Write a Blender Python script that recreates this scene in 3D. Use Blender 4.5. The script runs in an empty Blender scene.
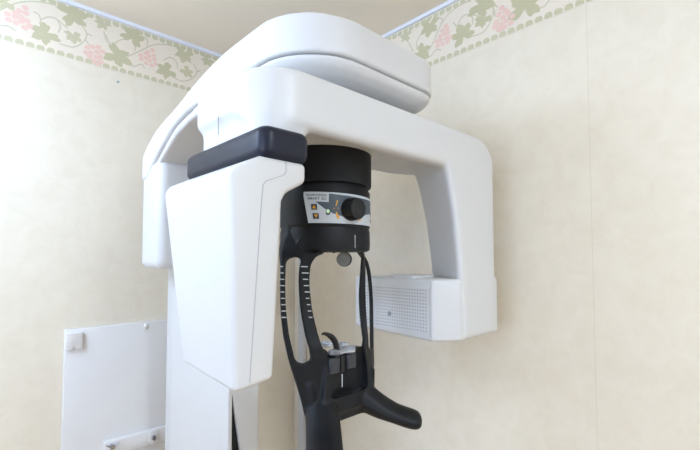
import bpy, bmesh, math, random
from mathutils import Vector, Matrix
random.seed(4)
S = bpy.context.scene
COL = S.collection
PI = math.pi

# ------------------------------------------------------------------ camera
W, H = 700, 450
F = 413.0                       # focal length in pixels
PITCH = math.radians(2.5)
CY = 239.0                      # principal row (lens shift 14 px)
YAW = math.radians(43.3)        # heading, to the right of +Y
CAM = Vector((-1.232, -1.712, 1.5))
fh = Vector((math.sin(YAW), math.cos(YAW), 0))
RT = Vector((math.cos(YAW), -math.sin(YAW), 0))
FW = fh * math.cos(PITCH) + Vector((0, 0, math.sin(PITCH)))
UP = RT.cross(FW)


def ray(px, py):
    return FW + RT * ((px - W / 2) / F) + UP * ((CY - py) / F)


def U(px, py, X=None, Y=None, Z=None):
    """world point seen at a pixel, on the plane x=X, y=Y or z=Z"""
    r = ray(px, py)
    if X is not None:
        t = (X - CAM.x) / r.x
    elif Y is not None:
        t = (Y - CAM.y) / r.y
    else:
        t = (Z - CAM.z) / r.z
    return CAM + r * t


# ------------------------------------------------------------------ materials
def mat(name, col, rough=0.5, spec=0.5, metal=0.0, coat=0.0, trans=0.0, alpha=1.0, bump=None, emit=None, ior=1.45):
    m = bpy.data.materials.new(name)
    m.use_nodes = True
    nt = m.node_tree
    b = nt.nodes['Principled BSDF']
    b.inputs['Base Color'].default_value = (*col, 1)
    b.inputs['Roughness'].default_value = rough
    b.inputs['Specular IOR Level'].default_value = spec
    b.inputs['Metallic'].default_value = metal
    b.inputs['Coat Weight'].default_value = coat
    b.inputs['Transmission Weight'].default_value = trans
    b.inputs['IOR'].default_value = ior
    b.inputs['Alpha'].default_value = alpha
    if emit:
        b.inputs['Emission Color'].default_value = (*emit[0], 1)
        b.inputs['Emission Strength'].default_value = emit[1]
    # faint procedural variation of tone and a fine grain
    tc = nt.nodes.new('ShaderNodeTexCoord')
    n = nt.nodes.new('ShaderNodeTexNoise')
    n.inputs['Scale'].default_value = 9.0
    n.inputs['Detail'].default_value = 3.0
    nt.links.new(tc.outputs['Object'], n.inputs['Vector'])
    mx = nt.nodes.new('ShaderNodeMix')
    mx.data_type = 'RGBA'
    mx.inputs['A'].default_value = (*[c * 0.975 for c in col], 1)
    mx.inputs['B'].default_value = (*[min(1, c * 1.02) for c in col], 1)
    nt.links.new(n.outputs['Fac'], mx.inputs['Factor'])
    nt.links.new(mx.outputs['Result'], b.inputs['Base Color'])
    if bump:
        g = nt.nodes.new('ShaderNodeTexNoise')
        g.inputs['Scale'].default_value = bump[0]
        nt.links.new(tc.outputs['Object'], g.inputs['Vector'])
        bp = nt.nodes.new('ShaderNodeBump')
        bp.inputs['Strength'].default_value = bump[1]
        bp.inputs['Distance'].default_value = 0.002
        nt.links.new(g.outputs['Fac'], bp.inputs['Height'])
        nt.links.new(bp.outputs['Normal'], b.inputs['Normal'])
    return m


def wallpaper(name, seams=()):
    """cream wallpaper: soft mottling, a light plaster-like relief, butt seams"""
    m = bpy.data.materials.new(name)
    m.use_nodes = True
    nt = m.node_tree
    N, L = nt.nodes, nt.links
    b = N['Principled BSDF']
    b.inputs['Roughness'].default_value = 0.85
    b.inputs['Specular IOR Level'].default_value = 0.2
    tc = N.new('ShaderNodeTexCoord')
    n1 = N.new('ShaderNodeTexNoise')
    n1.inputs['Scale'].default_value = 16.0
    n1.inputs['Detail'].default_value = 6.0
    n1.inputs['Roughness'].default_value = 0.65
    n1.inputs['Distortion'].default_value = 0.6
    L.new(tc.outputs['Object'], n1.inputs['Vector'])
    r = N.new('ShaderNodeValToRGB')
    r.color_ramp.elements[0].position = 0.32
    r.color_ramp.elements[0].color = (0.80, 0.71, 0.565, 1)
    r.color_ramp.elements[1].position = 0.62
    r.color_ramp.elements[1].color = (0.84, 0.755, 0.615, 1)
    L.new(n1.outputs['Fac'], r.inputs['Fac'])
    out = r.outputs['Color']
    sep = N.new('ShaderNodeSeparateXYZ')
    L.new(tc.outputs['Object'], sep.inputs['Vector'])
    for s in seams:
        a = N.new('ShaderNodeMath'); a.operation = 'SUBTRACT'; a.inputs[1].default_value = s
        L.new(sep.outputs['Y'], a.inputs[0])
        c = N.new('ShaderNodeMath'); c.operation = 'ABSOLUTE'
        L.new(a.outputs[0], c.inputs[0])
        d = N.new('ShaderNodeMath'); d.operation = 'LESS_THAN'; d.inputs[1].default_value = 0.0011
        L.new(c.outputs[0], d.inputs[0])
        e = N.new('ShaderNodeMath'); e.operation = 'MULTIPLY'; e.inputs[1].default_value = 0.22
        L.new(d.outputs[0], e.inputs[0])
        mx = N.new('ShaderNodeMix'); mx.data_type = 'RGBA'
        L.new(e.outputs[0], mx.inputs['Factor'])
        L.new(out, mx.inputs['A'])
        mx.inputs['B'].default_value = (0.50, 0.44, 0.34, 1)
        out = mx.outputs['Result']
    L.new(out, b.inputs['Base Color'])
    n2 = N.new('ShaderNodeTexNoise')
    n2.inputs['Scale'].default_value = 60.0
    n2.inputs['Detail'].default_value = 4.0
    L.new(tc.outputs['Object'], n2.inputs['Vector'])
    bp = N.new('ShaderNodeBump')
    bp.inputs['Strength'].default_value = 0.12
    bp.inputs['Distance'].default_value = 0.002
    L.new(n2.outputs['Fac'], bp.inputs['Height'])
    L.new(bp.outputs['Normal'], b.inputs['Normal'])
    return m


M = {
    'white': mat('white_plastic', (0.67, 0.655, 0.64), 0.38, 0.45, bump=(350, 0.03)),
    'white_matte': mat('white_enamel', (0.80, 0.765, 0.73), 0.5, 0.4),
    'seam': mat('seam_grey', (0.42, 0.42, 0.44), 0.7, 0.2),
    'black': mat('black_plastic', (0.0085, 0.0090, 0.0105), 0.5, 0.34, bump=(500, 0.08)),
    'knob': mat('black_knob', (0.009, 0.010, 0.011), 0.4, 0.4),
    'navy': mat('navy_rubber', (0.010, 0.012, 0.024), 0.40, 0.35),
    'panel': mat('light_grey_panel', (0.60, 0.63, 0.66), 0.4),
    'slate': mat('slate_panel', (0.075, 0.095, 0.115), 0.4),
    'button': mat('dark_button', (0.045, 0.055, 0.08), 0.4),
    'orange': mat('orange_print', (0.85, 0.40, 0.015), 0.5),
    'ink': mat('dark_ink', (0.05, 0.055, 0.065), 0.6),
    'green': mat('green_lamp', (0.62, 0.80, 0.55), 0.3, emit=((0.5, 1.0, 0.4), 0.12)),
    'mark': mat('white_print', (0.62, 0.64, 0.67), 0.5),
    'disc': mat('grey_pad', (0.36, 0.38, 0.36), 0.35),
    'clear': mat('clear_acrylic', (0.86, 0.88, 0.94), 0.08, 0.6, trans=0.78, ior=1.49),
    'smoke': mat('smoky_acrylic', (0.035, 0.037, 0.045), 0.15, 0.6),
    'hook': mat('black_rubber', (0.012, 0.012, 0.013), 0.35),
    'steel': mat('screw_steel', (0.42, 0.44, 0.47), 0.25, metal=1.0),
    'holder': mat('grille_dot', (0.36, 0.37, 0.42), 0.6),
    'sensor': mat('grey_sensor', (0.28, 0.29, 0.33), 0.5),
    'trim': mat('trim_white', (0.84, 0.85, 0.90), 0.4),
    'duct': mat('duct_white', (0.62, 0.62, 0.64), 0.45),
    'ceil': mat('ceiling_paper', (0.90, 0.795, 0.66), 0.9, 0.1, bump=(80, 0.15)),
    'floor': mat('floor_vinyl', (0.60, 0.38, 0.17), 0.5),
    'bord': mat('border_ground', (0.86, 0.755, 0.62), 0.85, 0.15),
    'leaf': mat('border_leaf', (0.63, 0.575, 0.38), 0.85, 0.15),
    'leaf2': mat('border_leaf_dark', (0.59, 0.54, 0.345), 0.85, 0.15),
    'vine': mat('border_vine', (0.66, 0.59, 0.43), 0.85, 0.15),
    'grape': mat('border_grape', (0.86, 0.60, 0.50), 0.85, 0.15),
    'wallA': wallpaper('cream_wallpaper'),
    'wallB': wallpaper('cream_wallpaper_seamed', (-1.352, -0.43, -2.27)),
    'paint': mat('grey_wall_paint', (0.56, 0.57, 0.58), 0.8, 0.2),
    'alu': mat('added_window_alu', (0.55, 0.56, 0.58), 0.4, metal=0.6),
    'globe': mat('added_globe_glow', (0.9, 0.93, 0.95), 0.3, emit=((.48, .67, 1.0), 12.0)),  # emits the cool key light of the added globe
    'lamp': mat('added_light_diffuser', (0.9, 0.9, 0.88), 0.4, emit=((.92, .96, 1.0), 1.5)),  # faint glow of the added ceiling light
}


# ------------------------------------------------------------------ helpers
def link(name, me, mats, parent=None):
    o = bpy.data.objects.new(name, me)
    COL.objects.link(o)
    for m in (mats if isinstance(mats, (list, tuple)) else [mats]):
        me.materials.append(M[m] if isinstance(m, str) else m)
    if parent is not None:
        o.parent = parent
        o.matrix_parent_inverse = Matrix.Translation(-world_loc(parent))
    return o


def world_loc(o):
    v = o.location.copy()
    # parts of parts have identity offsets, so the root's place is all there is
    p = o.parent
    while p is not None:
        v = Vector(p.location) if p.type == 'EMPTY' else v
        p = p.parent
    return v if o.type == 'EMPTY' else Vector((0, 0, 0))


def bm_obj(name, bm, mats, parent=None, smooth=True, angle=35):
    bmesh.ops.recalc_face_normals(bm, faces=bm.faces)
    me = bpy.data.meshes.new(name)
    bm.to_mesh(me)
    bm.free()
    o = link(name, me, mats, parent)
    if smooth:
        for p in me.polygons:
            p.use_smooth = True
        try:
            me.set_sharp_from_angle(angle=math.radians(angle))
        except Exception:
            pass
    return o


def apply_mods(o):
    dg = bpy.context.evaluated_depsgraph_get()
    dg.update()
    me = bpy.data.meshes.new_from_object(o.evaluated_get(dg))
    old = o.data
    o.modifiers.clear()
    o.data = me
    bpy.data.meshes.remove(old)
    return o


def bevel(o, w, seg=3, angle=40):
    m = o.modifiers.new('b', 'BEVEL')
    m.width = w
    m.segments = seg
    m.limit_method = 'ANGLE'
    m.angle_limit = math.radians(angle)
    apply_mods(o)
    for p in o.data.polygons:
        p.use_smooth = True
    try:
        o.data.set_sharp_from_angle(angle=math.radians(50))
    except Exception:
        pass
    return o


def remesh(o, voxel, it=6, fac=0.5):
    r = o.modifiers.new('r', 'REMESH')
    r.mode = 'VOXEL'
    r.voxel_size = voxel
    r.use_smooth_shade = True
    s = o.modifiers.new('s', 'SMOOTH')
    s.iterations = it
    s.factor = fac
    apply_mods(o)
    for p in o.data.polygons:
        p.use_smooth = True
    return o


def box(bm, x0, x1, y0, y1, z0, z1):
    r = bmesh.ops.create_cube(bm, size=1)
    for v in r['verts']:
        v.co = Vector(((x0 + x1) / 2 + v.co.x * (x1 - x0), (y0 + y1) / 2 + v.co.y * (y1 - y0),
                       (z0 + z1) / 2 + v.co.z * (z1 - z0)))
    return r['verts']


def loft(bm, rings, closed=True, caps=True):
    """rings of equal-count points -> tube with end caps"""
    vs = [[bm.verts.new(p) for p in r] for r in rings]
    n = len(vs[0])
    for a, b in zip(vs[:-1], vs[1:]):
        for i in range(n if closed else n - 1):
            j = (i + 1) % n
            bm.faces.new((a[i], a[j], b[j], b[i]))
    if caps:
        bm.faces.new(vs[0][::-1])
        bm.faces.new(vs[-1])
    return vs


def fillet(pts, rad, seg=8):
    """round the corners of a 2-D polygon; rad is one radius or one per point"""
    out = []
    n = len(pts)
    for i in range(n):
        r = rad[i] if isinstance(rad, (list, tuple)) else rad
        p = Vector(pts[i]); a = Vector(pts[i - 1]) - p; b = Vector(pts[(i + 1) % n]) - p
        if r <= 1e-6:
            out.append(tuple(p)); continue
        la, lb = a.length, b.length
        a.normalize(); b.normalize()
        ang = math.acos(max(-1, min(1, a.dot(b))))
        if ang > PI - 0.02:
            out.append(tuple(p)); continue
        t = min(r / math.tan(ang / 2), la * 0.49, lb * 0.49)
        r = t * math.tan(ang / 2)
        c = p + (a + b).normalized() * (r / math.sin(ang / 2))
        s, e = p + a * t - c, p + b * t - c
        a0 = math.atan2(s.y, s.x); a1 = math.atan2(e.y, e.x)
        d = (a1 - a0 + PI) % (2 * PI) - PI
        for k in range(seg + 1):
            q = a0 + d * k / seg
            out.append((c.x + r * math.cos(q), c.y + r * math.sin(q)))
    return out


def prism(bm, poly, axis, a, b):
    """extrude a 2-D polygon: axis 'Y' -> poly in (x,z); 'X' -> (y,z); 'Z' -> (x,y)"""
    def P(p, t):
        return {'Y': (p[0], t, p[1]), 'X': (t, p[0], p[1]), 'Z': (p[0], p[1], t)}[axis]
    return loft(bm, [[P(p, a) for p in poly], [P(p, b) for p in poly]])


def boolean(o, cut, op='DIFFERENCE'):
    m = o.modifiers.new('bool', 'BOOLEAN')
    m.object = cut
    m.operation = op
    m.solver = 'EXACT'
    apply_mods(o)
    me = cut.data
    bpy.data.objects.remove(cut)
    bpy.data.meshes.remove(me)
    return o


def tube(bm, pts, radii, n=12, flat=1.0, up=Vector((0, 0, 1))):
    """closed tube along pts; flat squashes the section along 'up'"""
    rings = []
    pts = [Vector(p) for p in pts]
    for i, p in enumerate(pts):
        t = (pts[min(i + 1, len(pts) - 1)] - pts[max(i - 1, 0)]).normalized()
        s = t.cross(up)
        if s.length < 1e-4:
            s = t.cross(Vector((1, 0, 0)))
        s.normalize()
        u = s.cross(t)
        r = radii[i] if isinstance(radii, (list, tuple)) else radii
        fl = flat[i] if isinstance(flat, (list, tuple)) else flat
        rings.append([p + s * (r * math.cos(2 * PI * k / n)) + u * (r * fl * math.sin(2 * PI * k / n)) for k in range(n)])
    return loft(bm, rings)


def spline(pts, n=8):
    """Catmull-Rom through points"""
    P = [Vector(p) for p in pts]
    P = [P[0] * 2 - P[1]] + P + [P[-1] * 2 - P[-2]]
    out = []
    for i in range(1, len(P) - 2):
        p0, p1, p2, p3 = P[i - 1:i + 3]
        for k in range(n):
            t = k / n
            out.append(0.5 * ((2 * p1) + (p2 - p0) * t + (2 * p0 - 5 * p1 + 4 * p2 - p3) * t * t + (3 * p1 - p0 - 3 * p2 + p3) * t ** 3))
    out.append(P[-2])
    return out


def thing(name, label, cat, loc, group=None):
    o = bpy.data.objects.new(name, None)
    COL.objects.link(o)
    o.location = loc
    o.empty_display_size = 0.1
    o['label'] = label
    o['category'] = cat
    if group:
        o['group'] = group
    return o


def tag(o, label, cat, group=None):
    o['label'] = label
    o['category'] = cat
    if group:
        o['group'] = group
    return o


def struct(name, bm, m, smooth=False):
    o = bm_obj(name, bm, m, None, smooth)
    o['kind'] = 'structure'
    return o


# ------------------------------------------------------------------ the room
RX, RY, CZ = -3.0, -3.4, 2.40
T = 0.1
bm = bmesh.new(); box(bm, RX - T, T, RY - T, T, -T, 0); struct('floor', bm, 'floor')
bm = bmesh.new(); box(bm, RX - T, T, RY - T, T, CZ, CZ + T); struct('ceiling', bm, 'ceil')
bm = bmesh.new(); box(bm, RX, 0, 0, T, 0, CZ); struct('wall_left', bm, 'wallA')
bm = bmesh.new(); box(bm, 0, T, RY, T, 0, CZ); struct('wall_right', bm, 'wallB')
bm = bmesh.new(); box(bm, RX, 0, RY - T, RY, 0, CZ); struct('wall_back', bm, 'paint')
# far side wall with an unseen window added to light the room
WY0, WY1, WZ0, WZ1 = -3.1, -.7, 0.95, 2.2
bm = bmesh.new()
box(bm, RX - T, RX, RY, 0, 0, WZ0)
box(bm, RX - T, RX, RY, 0, WZ1, CZ)
box(bm, RX - T, RX, RY, WY0, WZ0, WZ1)
box(bm, RX - T, RX, WY1, 0, WZ0, WZ1)
struct('wall_far_side', bm, 'paint')
bm = bmesh.new()
for y0, y1, z0, z1 in ((WY0, WY1, WZ0, WZ0 + .04), (WY0, WY1, WZ1 - .04, WZ1), (WY0, WY0 + .04, WZ0, WZ1),
                       (WY1 - .04, WY1, WZ0, WZ1), ((WY0 + WY1) / 2 - .02, (WY0 + WY1) / 2 + .02, WZ0, WZ1)):
    box(bm, RX - .07, RX - .03, y0, y1, z0, z1)
struct('added_window', bm, 'alu')  # frame of the added window, out of view
# thin white picture-rail trim along the ceiling, one length per wall
bm = bmesh.new(); box(bm, RX, 0, -.012, 0, CZ - .013, CZ); struct('trim_1', bm, 'trim')
bm = bmesh.new(); box(bm, -.012, 0, RY, -.012, CZ - .013, CZ); struct('trim_2', bm, 'trim')
bm = bmesh.new(); box(bm, RX, 0, -.014, 0, 0, .07); struct('baseboard_left', bm, 'trim')
bm = bmesh.new(); box(bm, -.014, 0, RY, -.014, 0, .07); struct('baseboard_right', bm, 'trim')


# ---- wallpaper border: grape vine frieze, one printed strip per wall
BZ0 = 2.196


def leaf_poly(r, rot, lobes=5):
    pts = []
    spec = [(0, .18), (22, .62), (30, .78), (45, .80), (56, 1.0), (70, .85), (78, .70), (92, .52), (105, .75), (118, .84), (126, 1.02), (138, .88), (150, .66), (158, .80), (180, 1.12)]
    full = spec + [(360 - a, q) for a, q in reversed(spec[1:-1])]
    for a, q in full:
        t = math.radians(a) + rot
        k = q * random.uniform(.93, 1.07)
        pts.append((r * k * math.cos(t), r * k * math.sin(t)))
    return pts


def border(name, plane, leaves, grapes, vines, extra):
    bm = bmesh.new()
    def pos(u, z, off):
        return Vector((u, -off, z)) if plane == 'L' else Vector((-off, u, z))
    def face(pts, off, mi):
        vs = [bm.verts.new(pos(u, z, off)) for u, z in pts]
        try:
            f = bm.faces.new(vs); f.material_index = mi
        except ValueError:
            pass
    def clipz(z):
        return max(BZ0 + .003, min(CZ - .0135, z))
    lo, hi = (RX, 0) if plane == 'L' else (RY, 0)
    # the strip itself, 1 mm thick
    for v in (box(bm, lo, hi, -.001, 0, BZ0, CZ - .013) if plane == 'L' else box(bm, -.001, 0, lo, hi, BZ0, CZ - .013)):
        pass
    seq = [0]
    def strip(pts, w, off, mi):
        for i in range(len(pts) - 1):
            a, b = Vector(pts[i]), Vector(pts[i + 1])
            d = b - a
            if d.length < 1e-6:
                continue
            n = Vector((-d.y, d.x)).normalized() * w / 2
            e = d.normalized() * w * .25
            q = [a - e + n, a - e - n, b + e - n, b + e + n]
            face([(p.x, clipz(p.y)) for p in q], off + (i % 40) * 4e-6 + seq[0] * 1e-6, mi)
        seq[0] += 1
    def at(px, py):
        p = U(px, py, Y=0) if plane == 'L' else U(px, py, X=0)
        return (p.x if plane == 'L' else p.y), p.z
    cnt = [0]
    def put_leaf(u, z, r, rot, mi):
        cnt[0] += 1
        pl = leaf_poly(r, rot)
        # fan from the middle so that the lobed outline fills cleanly
        n = len(pl)
        for i in range(n):
            a, b = pl[i], pl[(i + 1) % n]
            face([(u, clipz(z)), (u + 1.15 * a[0], clipz(z + a[1])), (u + 1.15 * b[0], clipz(z + b[1]))], .0015 + cnt[0] * 2.5e-5, mi)
    def put_grapes(u, z, r, dirn):
        k = 0
        for row, cnt in enumerate((3, 4, 3, 2, 1)):
            for c in range(cnt):
                q = (c - (cnt - 1) / 2) * r * .60
                s = (row - 1.5) * r * .5
                uu = u + q * math.cos(dirn) - s * math.sin(dirn) + random.uniform(-.1, .1) * r
                zz = z + q * math.sin(dirn) + s * math.cos(dirn) + random.uniform(-.1, .1) * r
                face([(uu + r * .30 * math.cos(t * PI / 4), clipz(zz + r * .27 * math.sin(t * PI / 4))) for t in range(8)], .0021 + k * 2e-5, 4)
                k += 1
    # edge scallops
    u = hi - .02
    while u > lo:
        for zb, sg in ((BZ0 + .0075, 1), (CZ - .0205, -1)):
            q = [(-.0095, 0), (-.011, .004), (-.009, .010), (-.004, .0135), (.001, .013), (.006, .0135), (.010, .009), (.0105, .003), (.009, 0)]
            face([(u + a * 1.1, zb + (b * 1.3 - .005) * sg) for a, b in q], .0014, 1)
        u -= .028
    strip([(lo, BZ0 + .002), (hi, BZ0 + .002)], .0025, .0012, 3)
    for px, py, r, rot, dark in leaves:
        c = at(px, py)
        put_leaf(*c, r, math.radians(rot), 2 if dark else 1)
    for px, py, r, dr in grapes:
        put_grapes(*at(px, py), r, math.radians(dr))
    for v in vines:
        pts = [Vector(at(px, py)) for px, py in v]
        sp = spline([(p.x, p.y, 0) for p in pts], 6)
        strip([(p.x, p.y) for p in sp], .0045, .0013, 3)
    # the parts of the frieze beyond the picture repeat the same motifs
    for u0 in extra:
        put_leaf(u0, 2.31, .042, .4, 2); put_leaf(u0 + .11, 2.27, .036, 2.4, 1)
        put_leaf(u0 + .18, 2.335, .026, 4.0, 1); put_grapes(u0 + .26, 2.28, .03, 0)
        sp = spline([(u0 - .1, 2.25, 0), (u0, 2.33, 0), (u0 + .1, 2.3, 0), (u0 + .2, 2.26, 0), (u0 + .28, 2.33, 0), (u0 + .36, 2.26, 0)], 8)
        strip([(p.x, p.y) for p in sp], .0045, .0013, 3)
    me = bpy.data.meshes.new(name)
    bm.to_mesh(me); bm.free()
    o = link(name, me, ['bord', 'leaf', 'leaf2', 'vine', 'grape'])
    o['kind'] = 'structure'
    return o


def ca(l, ox, oy, s):
    return [(ox + a * s, oy + b * s) for a, b in l]


k1, k2, k3, k4 = 120 / 700, 150 / 700, 120 / 700, 130 / 700
vL = [ca([(-60, 95), (0, 60), (100, 18), (200, 10), (300, 25), (380, 50)], 0, 0, k1),
      ca([(195, 70), (225, 85), (240, 112), (280, 100), (330, 112), (395, 168)], 0, 0, k1),
      ca([(240, 112), (232, 140)], 0, 0, k1),
      ca([(335, 118), (352, 155), (340, 190)], 0, 0, k1),
      ca([(475, 145), (505, 195), (490, 240), (430, 275), (345, 255)], 0, 0, k1),
      ca([(505, 195), (535, 210)], 0, 0, k1), ca([(498, 230), (520, 265)], 0, 0, k1),
      ca([(0, 148), (50, 155), (90, 180)], 0, 0, k1),
      ca([(605, 185), (625, 245), (668, 280)], 0, 0, k1),
      ca([(120, 70), (135, 100), (160, 125)], 80, 20, k2),
      ca([(160, 115), (180, 97), (215, 88)], 80, 20, k2),
      ca([(260, 115), (255, 145)], 80, 20, k2),
      ca([(220, 172), (290, 140), (340, 117), (400, 115), (460, 130)], 80, 20, k2),
      ca([(210, 203), (250, 217), (285, 207), (300, 224)], 80, 20, k2),
      ca([(390, 188), (420, 175), (448, 195), (455, 228)], 80, 20, k2),
      ca([(440, 272), (480, 286), (520, 275), (545, 242), (530, 205)], 80, 20, k2),
      ca([(545, 242), (562, 236)], 80, 20, k2),
      ca([(290, 75), (315, 95), (312, 118)], 80, 20, k2)]
lL = [(45.4, 33.4, .040, 40, 1), (71, 14.6, .046, 200, 1), (73, 36.3, .026, 100, 0), (102.8, 23.4, .025, 60, 0),
      (116.4, 55.4, .046, 160, 1), (132.5, 37.6, .040, 250, 1), (184, 54, .038, 80, 0), (166.8, 70.6, .038, 30, 1),
      (186, 71.4, .027, 140, 0), (207.5, 60.7, .026, 60, 0), (4, 2, .03, 20, 0), (227, 68, .04, 60, 1)]
gL = [(20, 18.3, .032, -20), (94.6, 54.6, .032, 200), (148.6, 58.4, .030, -20)]
border('trim_3', 'L', lL, gL, vL, [-1.62, -2.2, -2.8])
vR = [ca([(270, 328), (310, 250), (350, 160), (400, 85), (470, 30), (530, 5)], 380, 0, k3),
      ca([(330, 107), (365, 112), (358, 140)], 380, 0, k3),
      ca([(428, 133), (453, 152), (475, 105), (510, 85), (538, 100), (540, 140), (518, 162)], 380, 0, k3),
      ca([(535, 85), (575, 95)], 380, 0, k3),
      ca([(525, 217), (600, 190), (645, 130), (662, 60), (648, 0), (630, -40)], 380, 0, k3),
      ca([(662, 28), (690, 42)], 380, 0, k3),
      ca([(262, 348), (300, 325), (330, 290), (355, 293)], 380, 0, k3),
      ca([(168, 250), (195, 298)], 380, 0, k3),
      ca([(215, 288), (218, 240), (245, 195)], 380, 0, k3),
      ca([(425, 47), (460, 30), (485, -5)], 460, 0, k4),
      ca([(183, 50), (190, 88)], 460, 0, k4), ca([(268, 84), (305, 78)], 460, 0, k4)]
lR = [(429.7, 25.9, .040, 100, 1), (463, 35.5, .042, 250, 1), (481, 4.5, .046, 30, 1), (483.5, 19, .030, 150, 1),
      (406.8, 36, .027, 200, 0), (420.5, 53, .040, 40, 1), (525.5, 6.5, .052, 280, 1)]
gR = [(444, 37, .031, 10), (503.6, 20, .033, -10)]
border('trim_4', 'R', lR, gR, vR, [-1.74, -2.3, -2.9])

# ------------------------------------------------------------------ back board on the left wall
pTL = U(65, 330, Y=-.018); pBR = U(168, 450, Y=-.018)
X0 = pTL.x; ZT = pTL.z
bd = thing('wall_panel', 'white board fixed to the left wall behind the column, with hook plate and rail', 'panel', (X0 + .24, -.009, .35))
bm = bmesh.new(); box(bm, X0, -.46, -.018, 0, .35, ZT)
bevel(bm_obj('board', bm, 'white_matte', bd), .003, 2)
c = U(74, 341, Y=-.02)
bm = bmesh.new()
prism(bm, fillet([(c.x - .024, c.z - .028), (c.x - .006, c.z - .028), (c.x, c.z - .018), (c.x + .006, c.z - .028), (c.x + .024, c.z - .028), (c.x + .024, c.z + .028), (c.x - .024, c.z + .028)],
                     [.005, .002, .003, .002, .005, .005, .005], 4), 'Y', -.030, -.018)
o = bevel(bm_obj('hook_plate', bm, 'white_matte', bd), .002, 2, 30)
c = U(146, 326.5, Y=-.02)
bm = bmesh.new()
bmesh.ops.create_uvsphere(bm, u_segments=20, v_segments=12, radius=.0105)
for v in bm.verts:
    v.co = Vector((c.x + v.co.x, -.018 + v.co.y * .6, c.z + v.co.z))
bm_obj('screw_cap', bm, 'white_matte', bd)
# the rail near the foot of the picture
a = U(104, 443, Y=-.04); b = U(168, 426.5, Y=-.04)
bm = bmesh.new()
rp = fillet([(a.x, a.z - .055), (-.5, a.z - .055), (-.5, a.z), (a.x, a.z)], [.006, 0, 0, .006], 4)
prism(bm, rp, 'Y', -.040, -.018)
rail = bevel(bm_obj('mounting_rail', bm, 'white_matte', bd), .003, 2)
for px, py, nm in ((153.5, 437.5, 'screw'), (112, 446.5, 'wing_nut')):
    c = U(px, py, Y=-.045)
    if nm == 'screw':
        bm = bmesh.new()
        prism(bm, [(c.x + .021 * math.cos(t * PI / 14), c.z + .026 * math.sin(t * PI / 14)) for t in range(28)], 'Y', -.0445, -.0400)
        w = bevel(bm_obj('washer', bm, 'white_matte', rail), .0015, 2)
        bm = bmesh.new()
        prism(bm, [(c.x + .009 * math.cos(t * PI / 3 + .3), c.z + .011 * math.sin(t * PI / 3 + .3)) for t in range(6)], 'Y', -.054, -.0445)
        bevel(bm_obj('screw', bm, 'steel', rail), .002, 2)
        bm = bmesh.new()
        prism(bm, [(c.x + .0035 * math.cos(t * PI / 6), c.z + .0035 * math.sin(t * PI / 6)) for t in range(12)], 'Y', -.0545, -.0541)
        bm_obj('screw_socket', bm, 'ink', rail)
    else:
        bm = bmesh.new()
        prism(bm, [(c.x + .008 * math.cos(t * PI / 8), c.z + .008 * math.sin(t * PI / 8)) for t in range(16)], 'Y', -.058, -.040)
        for sg in (-1, 1):
            tube(bm, [(c.x, -.050, c.z), (c.x + sg * .012, -.054, c.z + .006), (c.x + sg * .020, -.056, c.z + .012)], [.005, .005, .003], 8, .6)
        bm_obj('wing_nut', bm, 'steel', rail)

# cable duct standing in the corner
dx0 = U(298.5, 400, Y=-.0); dx1 = U(305.5, 400, X=-.0)
jz = U(302, 323, X=-.02).z
dt = thing('cable_duct', 'narrow white cable duct running up the right wall close to the corner', 'duct', (-.012, -.084, .0705))
bm = bmesh.new(); box(bm, -.026, -.0005, -.104, -.064, .0705, jz - .001)
bevel(bm_obj('lower_length', bm, 'duct', dt), .003, 2)
bm = bmesh.new(); box(bm, -.026, -.0005, -.104, -.064, jz + .001, 2.19)
bevel(bm_obj('upper_length', bm, 'duct', dt), .003, 2)

# small nail in the left wall under the border
c = U(118, 82, Y=0)
bm = bmesh.new()
prism(bm, [(c.x + .0045 * math.cos(t * PI / 5), c.z + .0045 * math.sin(t * PI / 5)) for t in range(10)], 'Y', -.003, 0)
tag(bm_obj('wall_nail', bm, 'seam'), 'tiny grey nail head in the left wall just below the grapevine border', 'nail')

# ------------------------------------------------------------------ the panoramic x-ray machine
XA = -.593                                            # centre plane of the machine
xm = thing('panoramic_xray_machine', 'white panoramic dental x-ray machine with black patient support hanging from its arm', 'x-ray machine', (-.612, -.42, 0))

# column: trapezoid in plan, standing on a base plate
cA, cB = (-.7135, -.25), (-.662, -.60)
cC, cD = (-.563, -.60), (-.505, -.25)
bm = bmesh.new()
prism(bm, fillet([cA, (-.7125, -.302), cB, cC, cD], [.006, .004, .004, .006, .012], 4), 'Z', .015, 1.62)
colm = bm_obj('column', bm, 'white', xm)
# the tapering dark slot down the front
s0 = U(232, 392, Y=-.60); s1 = U(231.5, 450, Y=-.60); s2 = U(240.5, 450, Y=-.60)
k = (s2.x - s1.x) / (s0.z - s1.z)
zb = .60
bm = bmesh.new()
prism(bm, [(s0.x, s0.z), (s1.x, s1.z), (s1.x, zb), (s1.x + .045, zb), (s1.x + .045, s1.z - (.045 - (s2.x - s1.x)) / k), (s2.x, s2.z)], 'Y', -.70, -.575)
cut = bm_obj('cut', bm, 'black')
boolean(colm, cut)
colm.data.materials.clear(); colm.data.materials.append(M['white'])
for p in colm.data.polygons:
    p.material_index = 0
    p.use_smooth = True
colm.data.set_sharp_from_angle(angle=math.radians(30))
bm = bmesh.new()
prism(bm, [(s0.x, s0.z), (s1.x, s1.z), (s1.x, zb), (s1.x + .045, zb), (s1.x + .045, s1.z - (.045 - (s2.x - s1.x)) / k), (s2.x, s2.z)], 'Y', -.590, -.575)
bm_obj('slot_lining', bm, 'black', colm, False)
bm = bmesh.new()
prism(bm, fillet([(-.86, -.72), (-.36, -.72), (-.36, -.18), (-.86, -.18)], .06, 8), 'Z', 0, .018)
bevel(bm_obj('base_plate', bm, 'white', xm), .005, 3)

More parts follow.
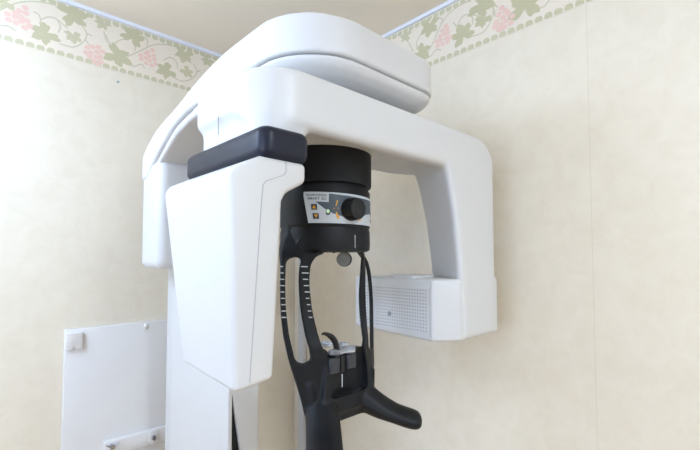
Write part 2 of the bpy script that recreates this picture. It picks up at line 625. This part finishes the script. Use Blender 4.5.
# head block on the column, carrying the fixed arm
bm = bmesh.new()
prism(bm, fillet([(-.807, -.262), (-.807, -.425), (-.425, -.425), (-.425, -.262)], .03, 6), 'Z', 1.462, 1.80)
bevel(bm_obj('column_head', bm, 'white', xm), .026, 6, 50)

# fixed overhead arm: side profile (y, z) cut by a rounded plan
XL, XR, YF, YB = -.811, -.378, -1.147, -.245
top = [(-1.20, 1.962), (-.93, 1.968), (-.80, 1.962), (-.68, 1.944), (-.56, 1.917), (-.46, 1.900), (-.38, 1.880), (-.30, 1.843), (-.25, 1.80), (-.235, 1.745)]
under = [(-.318, 1.750), (-.40, 1.803), (-.52, 1.860), (-.60, 1.879), (-.70, 1.887), (-1.20, 1.887)]
tp = [(p.x, p.y) for p in spline([(a, b, 0) for a, b in top], 6)]
un = [(p.x, p.y) for p in spline([(a, b, 0) for a, b in under], 6)]
bm = bmesh.new(); prism(bm, tp + un, 'X', XL - .05, XR + .05)
arm = bm_obj('overhead_arm', bm, 'white', xm)
plan = fillet([(XL, YB - .02), (XL, YF), (XR, YF), (XR, YB - .02)], [.02, .145, .085, .02], 14)
bm = bmesh.new(); prism(bm, plan, 'Z', 1.6, 2.1)
boolean(arm, bm_obj('cut', bm, 'white'), 'INTERSECT')
remesh(arm, .004, 14)
# soffit shell under it, a hair inset, leaving the shadow gap
bm = bmesh.new()
rings = []
for z, i in ((1.8855, .004), (1.878, .005), (1.868, .012), (1.858, .028), (1.851, .050), (1.847, .075)):
    rings.append([(x, y, z) for x, y in fillet([(XL + i, -.66), (XL + i, YF + i), (XR - i, YF + i), (XR - i, -.66)], [.01, .142 - i * .6, .082 - i * .4, .01], 14)])
loft(bm, rings)
so_t = [(a, b - .0018) for a, b in un if a > -.74]
so_u = [(a, b - .022) for a, b in so_t]
prism(bm, so_t + so_u[::-1], 'X', XL + .008, XR - .008)
sof = bm_obj('arm_soffit', bm, 'white', xm)
remesh(sof, .004, 12)

# rotating arm: beam, boss round the axis and the right leg in one casting
bm = bmesh.new()
sec = [(-1.162, 1.816), (-1.162, 1.726), (-1.150, 1.716), (-1.125, 1.722), (-1.06, 1.747), (-.89, 1.750), (-.89, 1.816)]
prism(bm, sec, 'X', -1.0, -.05)
ra = bm_obj('rotating_arm', bm, 'white', xm)
bm = bmesh.new()
prism(bm, fillet([(-.902, -1.162), (-.152, -1.162), (-.150, -.965), (-.30, -.89), (-.80, -.89), (-.902, -.905)], [.085, .03, .04, .06, .03, .03], 8), 'Z', 1.6, 1.9)
boolean(ra, bm_obj('cut', bm, 'white'), 'INTERSECT')
bm = bmesh.new()
bm.from_mesh(ra.data)
prism(bm, fillet([(-.893, -1.152), (-.80, -1.152), (-.80, -.91), (-.893, -.91)], [.06, .02, .02, .03], 6), 'Z', 1.66, 1.76)
# collar the drum hangs from
prism(bm, [(-.590 + .113 * math.cos(t * PI / 24), -.947 + .113 * math.sin(t * PI / 24)) for t in range(48)], 'Z', 1.742, 1.80)
# right leg, wedge-shaped in plan and slanted slightly outward to the foot
def leg_ring(z, xi, xo, xb):
    return [(x, y, z) for x, y in fillet([(xi, -1.162), (xo, -1.162), (xo + .002, -1.0), (xb - .02, -1.0)], [.010, .03, .03, .03], 6)]
loft(bm, [leg_ring(1.296, -.338, -.150, -.20), leg_ring(1.48, -.349, -.152, -.222), leg_ring(1.60, -.367, -.153, -.247), leg_ring(1.68, -.386, -.153, -.275),
          leg_ring(1.712, -.396, -.153, -.29), leg_ring(1.732, -.410, -.153, -.305), leg_ring(1.747, -.434, -.153, -.33), leg_ring(1.756, -.470, -.153, -.36), leg_ring(1.80, -.470, -.153, -.36)])
bmesh.ops.recalc_face_normals(bm, faces=bm.faces)
bm.to_mesh(ra.data); bm.free()
# the big rounded shoulder at the top right, cut away
bm = bmesh.new()
R = .11
arc = [(-.150 - R + R * math.cos(t * PI / 32), 1.8165 - R + R * math.sin(t * PI / 32)) for t in range(17)]
remesh(ra, .006, 0)
prism(bm, [(-.05, 1.8165 - R), (-.05, 1.9), (-.150 - R, 1.9)] + arc[::-1], 'Y', -1.3, -.7)
boolean(ra, bm_obj('cut', bm, 'white'))
remesh(ra, .0036, 22)

def ribbon(name, pts3, w, nrm, parent, m='seam', lift=.0006):
    """fine joint line lying on a face"""
    bm = bmesh.new()
    n = Vector(nrm)
    P = [Vector(p) + n * lift for p in pts3]
    for a, b in zip(P[:-1], P[1:]):
        d = (b - a).normalized(); s = d.cross(n).normalized() * w / 2
        vs = [bm.verts.new(q) for q in (a - s, a + s, b + s, b - s)]
        bm.faces.new(vs)
        vt = [bm.verts.new(q - n * lift * 3) for q in (a - s, a + s, b + s, b - s)]
        for i in range(4):
            bm.faces.new((vs[i], vs[(i + 1) % 4], vt[(i + 1) % 4], vt[i]))
    return bm_obj(name, bm, m, parent, False)


a = U(218, 98, X=-.902); b = U(218, 140, X=-.902)
ribbon('joint_line', [(-.9010, a.y, 1.79), (-.9010, a.y, 1.72)], .0010, (-1, 0, 0), ra, lift=.0005)

# navy grip band
bm = bmesh.new()
gp = fillet([(-.907, -1.176), (-.815, -1.176), (-.815, -.856), (-.907, -.856)], [.022, .016, .03, .05], 8)
prism(bm, gp, 'Z', 1.652, 1.7045)
bevel(bm_obj('grip_band', bm, 'navy', xm), .015, 6, 50)

# detector housing
DF = -1.171
prof = [(-.957, 1.622), (-.946, 1.633), (-.905, 1.654), (-.820, 1.654), (-.820, 1.622), (-.858, 1.602), (-.866, 1.588), (-.880, 1.314), (-.9465, 1.306)]
def dring(y_of, grow):
    return [(x + (.0 if not grow else 0), y_of(z), z) for x, z in prof]
bm = bmesh.new()
back = []
for x, z in prof:
    if z > 1.58:
        back.append((x, -.906 + (.015 if z > 1.64 else 0), z))
    else:
        back.append((x, -.984, z + .010))
loft(bm, [[(x, DF, z) for x, z in prof], back])
dh = bevel(bm_obj('detector_housing', bm, 'white', xm), .0095, 4, 28)
sp = [U(px, py, Y=DF) for px, py in ((286, 162), (286, 172), (284, 175), (266, 181), (263, 185), (261.5, 200), (249.5, 383))]
ribbon('joint_line', sp, .0010, (0, -1, 0), dh)

# tube head at the foot of the right leg, with perforated vent
XT = -.396
tp_ = fillet([(XT, -.842), (XT, -1.118), (-.340, -1.158), (-.143, -1.158), (-.143, -.99), (-.20, -.842)], [.012, .012, .012, .015, .04, .02], 5)
bm = bmesh.new()
loft(bm, [[(x, y, 1.300 if y > -1.0 else 1.293) for x, y in tp_], [(x, y, 1.446) for x, y in tp_]])
th = bevel(bm_obj('tube_head', bm, 'white', xm), .010, 4, 50)
bm = bmesh.new()
prism(bm, fillet([(XT + .004, -1.06), (XT + .004, -.985), (-.30, -.985), (-.30, -1.06)], .01, 4), 'Z', 1.440, 1.453)
bevel(bm_obj('raised_lip', bm, 'white', th), .004, 3, 50)
bm = bmesh.new()
g0, g1, h0, h1 = -1.106, -.858, 1.312, 1.424
box(bm, XT - .0015, XT + .002, g0, g1, h0, h1)
y = g0 + .008
while y < g1 - .005:
    z = h0 + .006
    while z < h1 - .004:
        vs = [bm.verts.new((XT - .0017, y + .0021 * math.cos(t * PI / 4), z + .0021 * math.sin(t * PI / 4))) for t in range(8)]
        bm.faces.new(vs).material_index = 1
        z += .0083
    y += .0083
bm_obj('vent_grille', bm, ['white', 'holder'], th, False)
c = U(390, 313.5, X=XT)
bm = bmesh.new()
prism(bm, [(c.y + .0062 * math.cos(t * PI / 8), c.z + .0062 * math.sin(t * PI / 8)) for t in range(16)], 'X', XT - .003, XT - .0005)
o = bm_obj('grey_button', bm, 'sensor', th); o['label'] = 'round grey button in the vent'
jl = [(XT - .0, g0 - .003, 1.305), (XT, g0 - .003, 1.415), (XT, g0 - .006, 1.425), (XT, g0 - .007, 1.436)]
ribbon('joint_line', jl, .0012, (-1, 0, 0), th)

# ---- black drum on the rotation axis
YC = -.947
RD = .1075


def cyl_at(px, py, R=RD):
    """(phi, z) where the pixel's ray meets the drum"""
    r = ray(px, py)
    ox, oy = CAM.x - XA, CAM.y - YC
    A = r.x ** 2 + r.y ** 2; B = 2 * (ox * r.x + oy * r.y); Cc = ox * ox + oy * oy - R * R
    D = B * B - 4 * A * Cc
    t = (-B - math.sqrt(max(D, 0))) / (2 * A)
    p = CAM + r * t
    return math.atan2(p.x - XA, -(p.y - YC)), p.z


def cyl_pt(phi, z, R):
    return Vector((XA + R * math.sin(phi), YC - R * math.cos(phi), z))


def lathe(bm, prof, n=64):
    rings = []
    for r, z in prof:
        rings.append([(XA + r * math.sin(2 * PI * k / n), YC - r * math.cos(2 * PI * k / n), z) for k in range(n)])
    loft(bm, rings)


bm = bmesh.new()
lathe(bm, [(.109, 1.744), (.111, 1.742), (.111, 1.669), (.1095, 1.665)])
bm_obj('axis_drum', bm, 'black', xm)
bm = bmesh.new()
lathe(bm, [(.102, 1.668), (.102, 1.660), (.1075, 1.651), (.1075, 1.572), (.107, 1.569), (.105, 1.566), (.107, 1.558), (.1075, 1.53), (.1065, 1.516), (.099, 1.512)])
drum = bm_obj('support_drum', bm, 'black', xm)


def patch(name, phiz, R, m, parent, thick=.0008):
    """flat print or plate wrapped onto the drum"""
    bm = bmesh.new()
    vs = [bm.verts.new((p, z, 0)) for p, z in phiz]
    es = [bm.edges.new((vs[i], vs[(i + 1) % len(vs)])) for i in range(len(vs))]
    bmesh.ops.triangle_fill(bm, use_beauty=True, edges=es)
    # cut across phi so it follows the curve
    lo = min(p for p, z in phiz); hi = max(p for p, z in phiz)
    q = math.floor(lo / .06) * .06
    while q < hi:
        g = bm.verts[:] + bm.edges[:] + bm.faces[:]
        bmesh.ops.bisect_plane(bm, geom=g, plane_co=(q, 0, 0), plane_no=(1, 0, 0))
        q += .06
    for f in bm.faces:
        if f.normal.z < 0:
            f.normal_flip()
    ex = bmesh.ops.extrude_face_region(bm, geom=bm.faces[:])
    for e in ex['geom']:
        if isinstance(e, bmesh.types.BMVert):
            e.co.z = 1
    for v in bm.verts:
        v.co = cyl_pt(v.co.x, v.co.y, R + thick * v.co.z - .0002)
    return bm_obj(name, bm, m, parent, True, 30)


def pz(l):
    return [cyl_at(a, b) for a, b in l]


tl = cyl_at(303, 192); bl = cyl_at(308.5, 223)
tr_phi = math.radians(62)
ppts = fillet([(bl[0], bl[1]), (tr_phi, cyl_at(366, 226)[1]), (tr_phi, cyl_at(366, 198.5)[1]), (tl[0], tl[1])], [.006] * 4, 5)
pan = patch('control_panel', ppts, RD, 'panel', xm, .0012)
pan['label'] = 'light grey control panel with slate field and black knob'
K1 = RD + .0011
z1 = cyl_at(366, 198.5)[1]
patch('slate_field', pz([(329, 193.6), (345, 195.6), (360, 198.3)]) + [(math.radians(50), cyl_at(366, 200)[1]), (math.radians(50), cyl_at(366, 211)[1])] + pz([(365, 215), (353, 220.5), (343.3, 217), (332.7, 213.3), (324.7, 208.7), (315.5, 201.6), (328.7, 202.2)]), K1, 'slate', pan, .0004)
for nm, q, tri in (('up_button', [(311.2, 204), (317, 204), (317.3, 209.8), (311.7, 209.6)], [(312.5, 208.4), (316.2, 208.6), (314.2, 204.9)]),
                   ('down_button', [(312.9, 213.2), (318.8, 213.4), (319.2, 219), (313.5, 218.8)], [(314.2, 214.4), (318, 214.6), (316.3, 218)])):
    bt = patch(nm, pz(q), K1, 'button', pan, .0012)
    bt['label'] = 'dark square button with orange arrow'
    patch('arrow', pz(tri), K1 + .0011, 'orange', pan, .0004)
def disc_phi(px, py, rpx, n=14):
    return [(px + rpx * math.cos(2 * PI * t / n) * .8, py + rpx * math.sin(2 * PI * t / n)) for t in range(n)]
patch('indicator_ring', pz(disc_phi(328, 212.3, 2.9)), K1 + .0003, 'ink', pan, .0004)
patch('indicator_light', pz(disc_phi(328, 211.3, 2.0)), K1 + .0006, 'green', pan, .0006)
patch('orange_mark', pz([(337.0, 200.2), (338.0, 200.4), (336.3, 206.2), (335.2, 205.8)]), K1 + .0003, 'orange', pan, .0003)
patch('orange_mark', pz([(335.6, 211.8), (336.8, 211.8), (339.3, 217.6), (338.9, 219), (336.8, 218.6)]), K1 + .0003, 'orange', pan, .0003)
patch('orange_mark', pz([(333.6, 207.8), (334.5, 207.8), (334.5, 208.8), (333.6, 208.8)]), K1 + .0003, 'orange', pan, .0003)
patch('orange_mark', pz([(337.4, 207.8), (338.2, 207.8), (338.2, 208.8), (337.4, 208.8)]), K1 + .0003, 'orange', pan, .0003)
patch('orange_mark', pz([(358.5, 218.9), (360.2, 219.1), (360.4, 220.8), (358.9, 220.6)]), K1 + .0003, 'orange', pan, .0003)
for z0, z1_ in ((205, 206.5), (211, 215), (218, 222)):
    zz0 = cyl_at(366, z0)[1]; zz1 = cyl_at(366, z1_)[1]
    patch('symbol', [(math.radians(37), zz0), (math.radians(43), zz0), (math.radians(43), zz1), (math.radians(37), zz1)], K1 + .0004, 'ink' if z0 > 206 else 'mark', pan, .0003)


def lettering(name, text, p0, p1, base_y, hpx, parent):
    """text wrapped on the drum between two pixel columns"""
    cu = bpy.data.curves.new('t', 'FONT')
    cu.body = text
    cu.offset = .012
    tmp = bpy.data.objects.new('t', cu)
    COL.objects.link(tmp)
    dg = bpy.context.evaluated_depsgraph_get(); dg.update()
    me = bpy.data.meshes.new_from_object(tmp.evaluated_get(dg))
    bpy.data.objects.remove(tmp)
    xs = [v.co.x for v in me.vertices]; ys = [v.co.y for v in me.vertices]
    xa, xb, ya, yb = min(xs), max(xs), min(ys), max(ys)
    a = cyl_at(p0, base_y); b = cyl_at(p1, base_y + .4)
    hh = a[1] - cyl_at(p0, base_y + hpx)[1]
    for v in me.vertices:
        f = (v.co.x - xa) / (xb - xa)
        phi = a[0] + (b[0] - a[0]) * f
        z = a[1] + (b[1] - a[1]) * f + hh * (v.co.y - ya) / (yb - ya)
        v.co = cyl_pt(phi, z, K1 + .0003)
    return link(name, me, 'ink', parent)


lettering('lettering', 'TROPHYPAN', 305.3, 326.3, 196.2, 2.3, pan)
lettering('lettering', 'SMART 3D', 307.3, 326.3, 199.6, 2.3, pan)

# knob: stands out of the panel toward the patient
kc = cyl_at(351, 209.5)
kp = cyl_pt(kc[0], kc[1], RD)
bm = bmesh.new()
rings = []
for r, d in ((.0255, -.004), (.0255, .002), (.0245, .004), (.0238, .021), (.0222, .0238), (.018, .0238), (.017, .0232)):
    rings.append([(kp.x + r * math.cos(2 * PI * q / 40), kp.y - d, kp.z + r * math.sin(2 * PI * q / 40)) for q in range(40)])
loft(bm, rings)
bm_obj('adjustment_knob', bm, 'knob', pan)
# white centre mark
m0, m1 = cyl_at(355, 235), cyl_at(355, 248)
patch('centre_mark', [(m0[0] - .006, m0[1]), (m0[0] + .006, m0[1]), (m0[0] + .006, m1[1]), (m0[0] - .006, m1[1])], RD, 'mark', drum, .0008)
# faint ring joint
bm = bmesh.new()

# ---- patient support frame: flared shell with openings, chin plate and two handles
def sect(z):
    """half widths and depths of the shell's outer face at height z"""
    tab = [(1.640, .050, -1.040, .1070, -.947), (1.590, .053, -1.039, .1080, -.945), (1.555, .058, -1.034, .1120, -.946), (1.520, .066, -1.022, .1235, -.950), (1.480, .079, -1.002, .1355, -.970), (1.403, .0745, -.999, .1405, -.979),
           (1.340, .068, -1.012, .137, -.984), (1.300, .063, -1.025, .131, -.990), (1.240, .062, -1.028, .120, -.997), (1.180, .058, -1.034, .105, -1.004), (1.120, .056, -1.038, .094, -1.012)]
    tab = tab[::-1]
    if z <= tab[0][0]:
        return list(tab[0][1:])
    if z >= tab[-1][0]:
        return list(tab[-1][1:])
    n = len(tab)
    def slope(i, k):
        a, b = max(i - 1, 0), min(i + 1, n - 1)
        return (tab[b][k] - tab[a][k]) / (tab[b][0] - tab[a][0])
    for i in range(n - 1):
        z0, z1 = tab[i][0], tab[i + 1][0]
        if z0 <= z <= z1:
            hh = z1 - z0
            t = (z - z0) / hh
            return [(2 * t ** 3 - 3 * t * t + 1) * tab[i][k] + (t ** 3 - 2 * t * t + t) * hh * slope(i, k)
                    + (3 * t * t - 2 * t ** 3) * tab[i + 1][k] + (t ** 3 - t * t) * hh * slope(i + 1, k) for k in range(1, 5)]


cz = lambda py, Y: U(342, py, Y=Y).z
OZ0, OZ1 = 1.297, cz(252.5, -1.02)           # central opening
SZ0, SZ1 = 1.277, 1.501                      # side slots
NS = 4                                        # columns per stretch


def corner(z, z0, z1, r):
    """inset that rounds the ends of an opening"""
    d = min(z - z0, z1 - z)
    if d >= r:
        return 0.0
    d = max(d, 0)
    return r - math.sqrt(max(0, r * r - (r - d) ** 2))


def shell_row(z):
    h1, y1, h2, y2 = sect(z)
    drumb = max(0, min(1, (z - 1.46) / .08))
    yc = y1 - .003 - .016 * drumb
    e = corner(z, SZ0, SZ1, .0125) / (h2 - h1)
    c = corner(z, OZ0, OZ1, .012)
    L = lambda t: (h1 + (h2 - h1) * t, y1 + (y2 - y1) * t - .006 * t * (1 - t))
    lip = max(.010, min(.024, .010 + (z - 1.48) * .18))
    half = [(h2 - .003, y2 + lip), (h2, y2), L(.84 - e), L(.40 + e), (h1 - c, y1 - .0003), (h1 * .5, y1 + (yc - y1) * .75)]
    full = half + [(0, yc)] + [(-x, y) for x, y in reversed(half)]
    sm = lambda t: max(0, min(1, t)) ** 2 * (3 - 2 * max(0, min(1, t)))
    XF = XA - .0065 * sm((1.56 - z) / .08) * sm((z - 1.22) / .08)
    out = []
    for (xa, ya), (xb, yb) in zip(full[:-1], full[1:]):
        for k in range(NS):
            out.append((XF - (xa + (xb - xa) * k / NS), ya + (yb - ya) * k / NS, z))
    return out + [(XF - full[-1][0], full[-1][1], z)]


zs = sorted(set([1.575 - i * .004 for i in range(104)] + [OZ0, OZ1, SZ0, SZ1] + [q + d for q, g in ((OZ0, 1), (SZ0, 1), (OZ1, -1), (SZ1, -1)) for d in (g * .0008, g * .002)]), reverse=True)
bm = bmesh.new()
rows = [[bm.verts.new(p) for p in shell_row(z)] for z in zs]
for (za, ra_), (zb_, rb_) in zip(list(zip(zs, rows))[:-1], list(zip(zs, rows))[1:]):
    zm_ = (za + zb_) / 2
    for k in range(len(ra_) - 1):
        seg = k // NS                 # 0..11, symmetric
        if seg in (2, 9) and SZ0 < zm_ < SZ1:
            continue
        if 4 <= seg <= 7 and OZ0 < zm_ < OZ1:
            continue
        bm.faces.new((ra_[k], ra_[k + 1], rb_[k + 1], rb_[k]))
fr = bm_obj('support_frame', bm, 'black', xm)
fr.data.update()
so = fr.modifiers.new('s', 'SOLIDIFY')
so.thickness = .0075
so.offset = -1 if fr.data.polygons[len(fr.data.polygons) // 2].normal.y < 0 else 1
apply_mods(fr)
# add the chin plate, lower body and handles, then fuse into one moulding
bm = bmesh.new()
bm.from_mesh(fr.data)
for sg in (-1, 1):
    path = [(XA + sg * .044, -.980, 1.205), (XA + sg * .056, -1.000, 1.182), (XA + sg * .078, -1.034, 1.158), (XA + sg * .100, -1.064, 1.142), (XA + sg * .121, -1.091, 1.131), (XA + sg * .139, -1.111, 1.124), (XA + sg * .147, -1.119, 1.122)]
    N_ = 31
    rad, flt = [], []
    for i in range(N_):
        q = i / (N_ - 1)
        r = .0365
        if q < .17:
            r = .018 + .0185 * (q / .17)
        if q > .72:
            r = .0365 * math.sqrt(max(.02, 1 - ((q - .72) / .285) ** 2))
        rad.append(r)
        flt.append(.95 - .40 * min(1, max(0, (q - .15) / .4)))
    tube(bm, spline(path, 5), rad, 20, flt)
# lower body that carries the chin tray
loft(bm, [[(XA + sgx * w_, y_, z_) for sgx, y_ in ((-1, yf), (1, yf), (1, yb), (-1, yb))] for w_, yf, yb, z_ in
          ((.050, -1.014, -.985, 1.140), (.070, -1.030, -.975, 1.156), (.076, -1.036, -.975, 1.195), (.067, -1.030, -.985, 1.25), (.064, -1.020, -.990, 1.288))])
loft(bm, [[(XA + a_, y_, z_) for a_, y_ in ((-w_, -1.008), (-.05, -1.028), (.05, -1.028), (w_, -1.008), (w_, -.985), (-w_, -.985))] for w_, z_ in ((.080, 1.140), (.094, 1.175), (.098, 1.230), (.090, 1.268))])
fr2 = fr.data
bmesh.ops.recalc_face_normals(bm, faces=bm.faces)
bm.to_mesh(fr2); bm.free()
remesh(fr, .0020, 8)
remesh(fr, .0020, 8)
# the recess above the chin tray and the hollow of the tray itself
bm = bmesh.new()
prism(bm, fillet([(XA - .060, 1.34), (XA - .056, 1.196), (XA + .056, 1.196), (XA + .060, 1.34)], [0, .012, .012, 0], 5), 'Y', -1.2, -1.012)
boolean(fr, bevel(bm_obj('cut', bm, 'black'), .004, 2))
bm = bmesh.new()
bmesh.ops.create_uvsphere(bm, u_segments=40, v_segments=20, radius=1)
for v in bm.verts:
    v.co = Vector((XA + v.co.x * .050, -1.022 + v.co.y * .011, 1.196 + v.co.z * .016))
boolean(fr, bm_obj('cut', bm, 'black'))
for p in fr.data.polygons:
    p.use_smooth = True
    p.material_index = 0
fr.data.materials.clear(); fr.data.materials.append(M['black'])
fr.data.set_sharp_from_angle(angle=math.radians(40))

# white graduation marks on the two left struts
from mathutils.bvhtree import BVHTree
bvt = BVHTree.FromPolygons([v.co for v in fr.data.vertices], [tuple(p.vertices) for p in fr.data.polygons])
for i in range(9):
    py = 266.5 + i * 6.35
    for xa, xb in (((300.9 + i * .98), (307.6 + i * 1.0)), ((279.6 + i * .30), (283.0 + i * .62))):
        rowp = []
        for k in range(5):
            px = xa + (xb - xa) * k / 4
            loc, nor, idx, dist = bvt.ray_cast(CAM, ray(px, py + .05 * k).normalized(), 1.1)
            if loc is not None:
                if nor.dot(ray(px, py)) > 0:
                    nor = -nor
                rowp.append((loc, nor))
        if len(rowp) < 2:
            continue
        bm = bmesh.new()
        loft(bm, [[p - n * .0012 + Vector((0, 0, .0010)), p + n * .0009 + Vector((0, 0, .0010)), p + n * .0009 - Vector((0, 0, .0010)), p - n * .0012 - Vector((0, 0, .0010))] for p, n in rowp])
        bm_obj('scale_mark', bm, 'mark', fr, False)
a = U(342, 374, Y=-1.0125); b = U(342, 387, Y=-1.0125)
bm = bmesh.new(); box(bm, a.x - .0012, a.x + .0012, -1.0135, -1.0105, b.z, a.z)
bm_obj('chin_mark', bm, 'mark', fr, False)

# round grey pad hanging below the drum
c = U(344, 259.3, Y=-.962)
nd = Vector((-.80, -.60, 0)).normalized(); sd = Vector((nd.y, -nd.x, 0))
bm = bmesh.new()
ring = lambda r, d: [c + sd * (r * math.cos(2 * PI * q / 32)) + Vector((0, 0, r * math.sin(2 * PI * q / 32))) + nd * d for q in range(32)]
loft(bm, [ring(.0172, -.012), ring(.0182, -.010), ring(.0182, .002), ring(.0176, .004)])
hp = bm_obj('head_pad', bm, 'black', xm)
bm = bmesh.new()
loft(bm, [ring(.0172, .0036), ring(.0168, .0052), ring(.0120, .0056), ring(.0060, .0056), ring(.0040, .0048)])
o = bm_obj('pad_face', bm, 'disc', hp); o['label'] = 'round grey face of the pad'
bm = bmesh.new()
tube(bm, [c + nd * -.006, c + nd * -.006 + Vector((0, 0, .03)), (XA, YC - .03, 1.516)], .007, 12)
bm_obj('pad_stem', bm, 'black', hp)

# ------------------------------------------------------------------ clear bite block set in the chin plate
bc = U(340, 357, Y=-1.0)
bb = thing('bite_block', 'clear plastic bite block with black curved hook, clipped above the chin plate', 'bite block', (XA, -1.0, 1.286))
ZB = 1.286
q0 = max(U(323, 355, Y=-1.03).x, XA - .050); q1 = U(356.5, 355, Y=-1.03).x
bm = bmesh.new()
prism(bm, fillet([(q0, -1.024), (q0 + .018, -1.036), (q0 + .040, -1.030), (q0 + .052, -1.038), (q1 - .012, -1.038), (q1, -1.028), (q1 - .002, -1.0165), (q0, -1.0165)], .005, 4), 'Z', ZB + .000, OZ0 + .0024)
bevel(bm_obj('clear_tray', bm, 'clear', bb), .004, 3)
bm = bmesh.new()
box(bm, q0 + .020, q1 - .020, -1.028, -.970, OZ0 + .0035, OZ0 + .011)
bevel(bm_obj('clear_holder', bm, 'clear', bb), .003, 2)
for pa, pb, pz0, pz1 in ((329.5, 340, 359, 373), (347.5, 356, 354.5, 368)):
    a = U(pa, pz0, Y=-1.030); b = U(pb, pz1, Y=-1.030)
    bm = bmesh.new()
    box(bm, a.x, b.x, -1.032, -1.0135, b.z, a.z)
    bevel(bm_obj('grip_tab', bm, 'smoke', bb), .004, 3)
a = U(341, 356, Y=-1.026); b = U(346, 371, Y=-1.026)
bm = bmesh.new()
box(bm, a.x, b.x, -1.026, -1.0135, b.z, a.z)
bevel(bm_obj('centre_clip', bm, 'hook', bb), .003, 2)
hk = [U(a, b_, Y=-1.026) for a, b_ in ((336.5, 357), (336.8, 350), (335.8, 344), (333, 338.5), (328.5, 335), (324, 333.6), (322, 334.6))]
bm = bmesh.new()
tube(bm, spline(hk, 5), [.0080] * 18 + [.0076, .0072, .0066, .006, .0056, .005, .0046, .0042, .0038, .0034, .003, .0026, .0022], 14, .8)
bm_obj('hook', bm, 'hook', bb)
wr = [U(a, b_, Y=-.968) for a, b_ in ((345, 347.0), (345, 344.5), (341, 342.5), (335, 342.5), (325, 343), (316, 343.5), (313, 344.5), (315, 345.5), (322, 346), (330, 346.5))]
bm = bmesh.new()
tube(bm, spline(wr, 5), .0035, 10)
bm_obj('clear_loop', bm, 'clear', bb)

# ------------------------------------------------------------------ lights added out of view to brighten the room
GX, GY, GZ, GR = -1.80, -.50, 2.08, .22
lf = thing('added_globe_light', 'added glowing white globe, out of view left of the x-ray machine', 'added light', (GX, GY, CZ))  # invented globe, gives cool light from the left
bm = bmesh.new()
bmesh.ops.create_uvsphere(bm, u_segments=40, v_segments=20, radius=GR)
for v in bm.verts:
    v.co += Vector((GX, GY, GZ))
bm_obj('globe', bm, 'globe', lf)
bm = bmesh.new(); tube(bm, [(GX, GY, GZ + GR - .01), (GX, GY, CZ - .02)], .006, 10); bm_obj('stem', bm, 'steel', lf)
bm = bmesh.new(); tube(bm, [(GX, GY, CZ - .03), (GX, GY, CZ)], .05, 24); bm_obj('canopy', bm, 'white_matte', lf)
LX, LY = -.9, -2.7
lf = thing('added_ceiling_light', 'round flat light added in the ceiling behind the viewer', 'ceiling lamp', (LX, LY, CZ))  # invented ceiling fitting, holds the fill light
bm = bmesh.new(); tube(bm, [(LX, LY, CZ - .02), (LX, LY, CZ)], .17, 40); bm_obj('added_light_ring', bm, 'white_matte', lf)
bm = bmesh.new(); tube(bm, [(LX, LY, CZ - .03), (LX, LY, CZ - .02)], .15, 40); bm_obj('added_light_disc', bm, 'lamp', lf)


def area(name, loc, target, sx, sy, power, col, spread=180):
    l = bpy.data.lights.new(name, 'AREA')
    l.shape = 'RECTANGLE'
    l.size, l.size_y = sx, sy
    l.energy = power
    l.color = col
    l.spread = math.radians(spread)
    o = bpy.data.objects.new(name, l)
    COL.objects.link(o)
    o.location = loc
    o.rotation_euler = (Vector(target) - Vector(loc)).to_track_quat('-Z', 'Y').to_euler()
    return o


area('added_window_light', (RX - .09, (WY0 + WY1) / 2, (WZ0 + WZ1) / 2), (0, (WY0 + WY1) / 2, (WZ0 + WZ1) / 2), 1.25, 2.4, 44, (.56, .72, 1.0))  # added daylight, shines in through the unseen window
area('added_fill_light', (LX, LY, CZ - .04), (LX, LY, 0), .28, .28, 16, (.73, .86, 1.0))  # added cool fill from behind the camera

w = bpy.data.worlds.new('World')
S.world = w
w.use_nodes = True
w.node_tree.nodes['Background'].inputs['Color'].default_value = (.75, .85, 1.0, 1)
w.node_tree.nodes['Background'].inputs['Strength'].default_value = .6

# ------------------------------------------------------------------ camera object and colour management
cd = bpy.data.cameras.new('camera')
cd.sensor_width = 36
cd.lens = F / W * 36
cd.shift_y = (CY - H / 2) / W
cd.clip_start = .02
co = bpy.data.objects.new('camera', cd)
COL.objects.link(co)
co.matrix_world = Matrix((( RT.x, UP.x, -FW.x, CAM.x), (RT.y, UP.y, -FW.y, CAM.y), (RT.z, UP.z, -FW.z, CAM.z), (0, 0, 0, 1)))
S.camera = co
S.view_settings.view_transform = 'Standard'
S.view_settings.look = 'None'
S.view_settings.gamma = 1
S.view_settings.exposure = 0.76
S.view_settings.use_curve_mapping = False
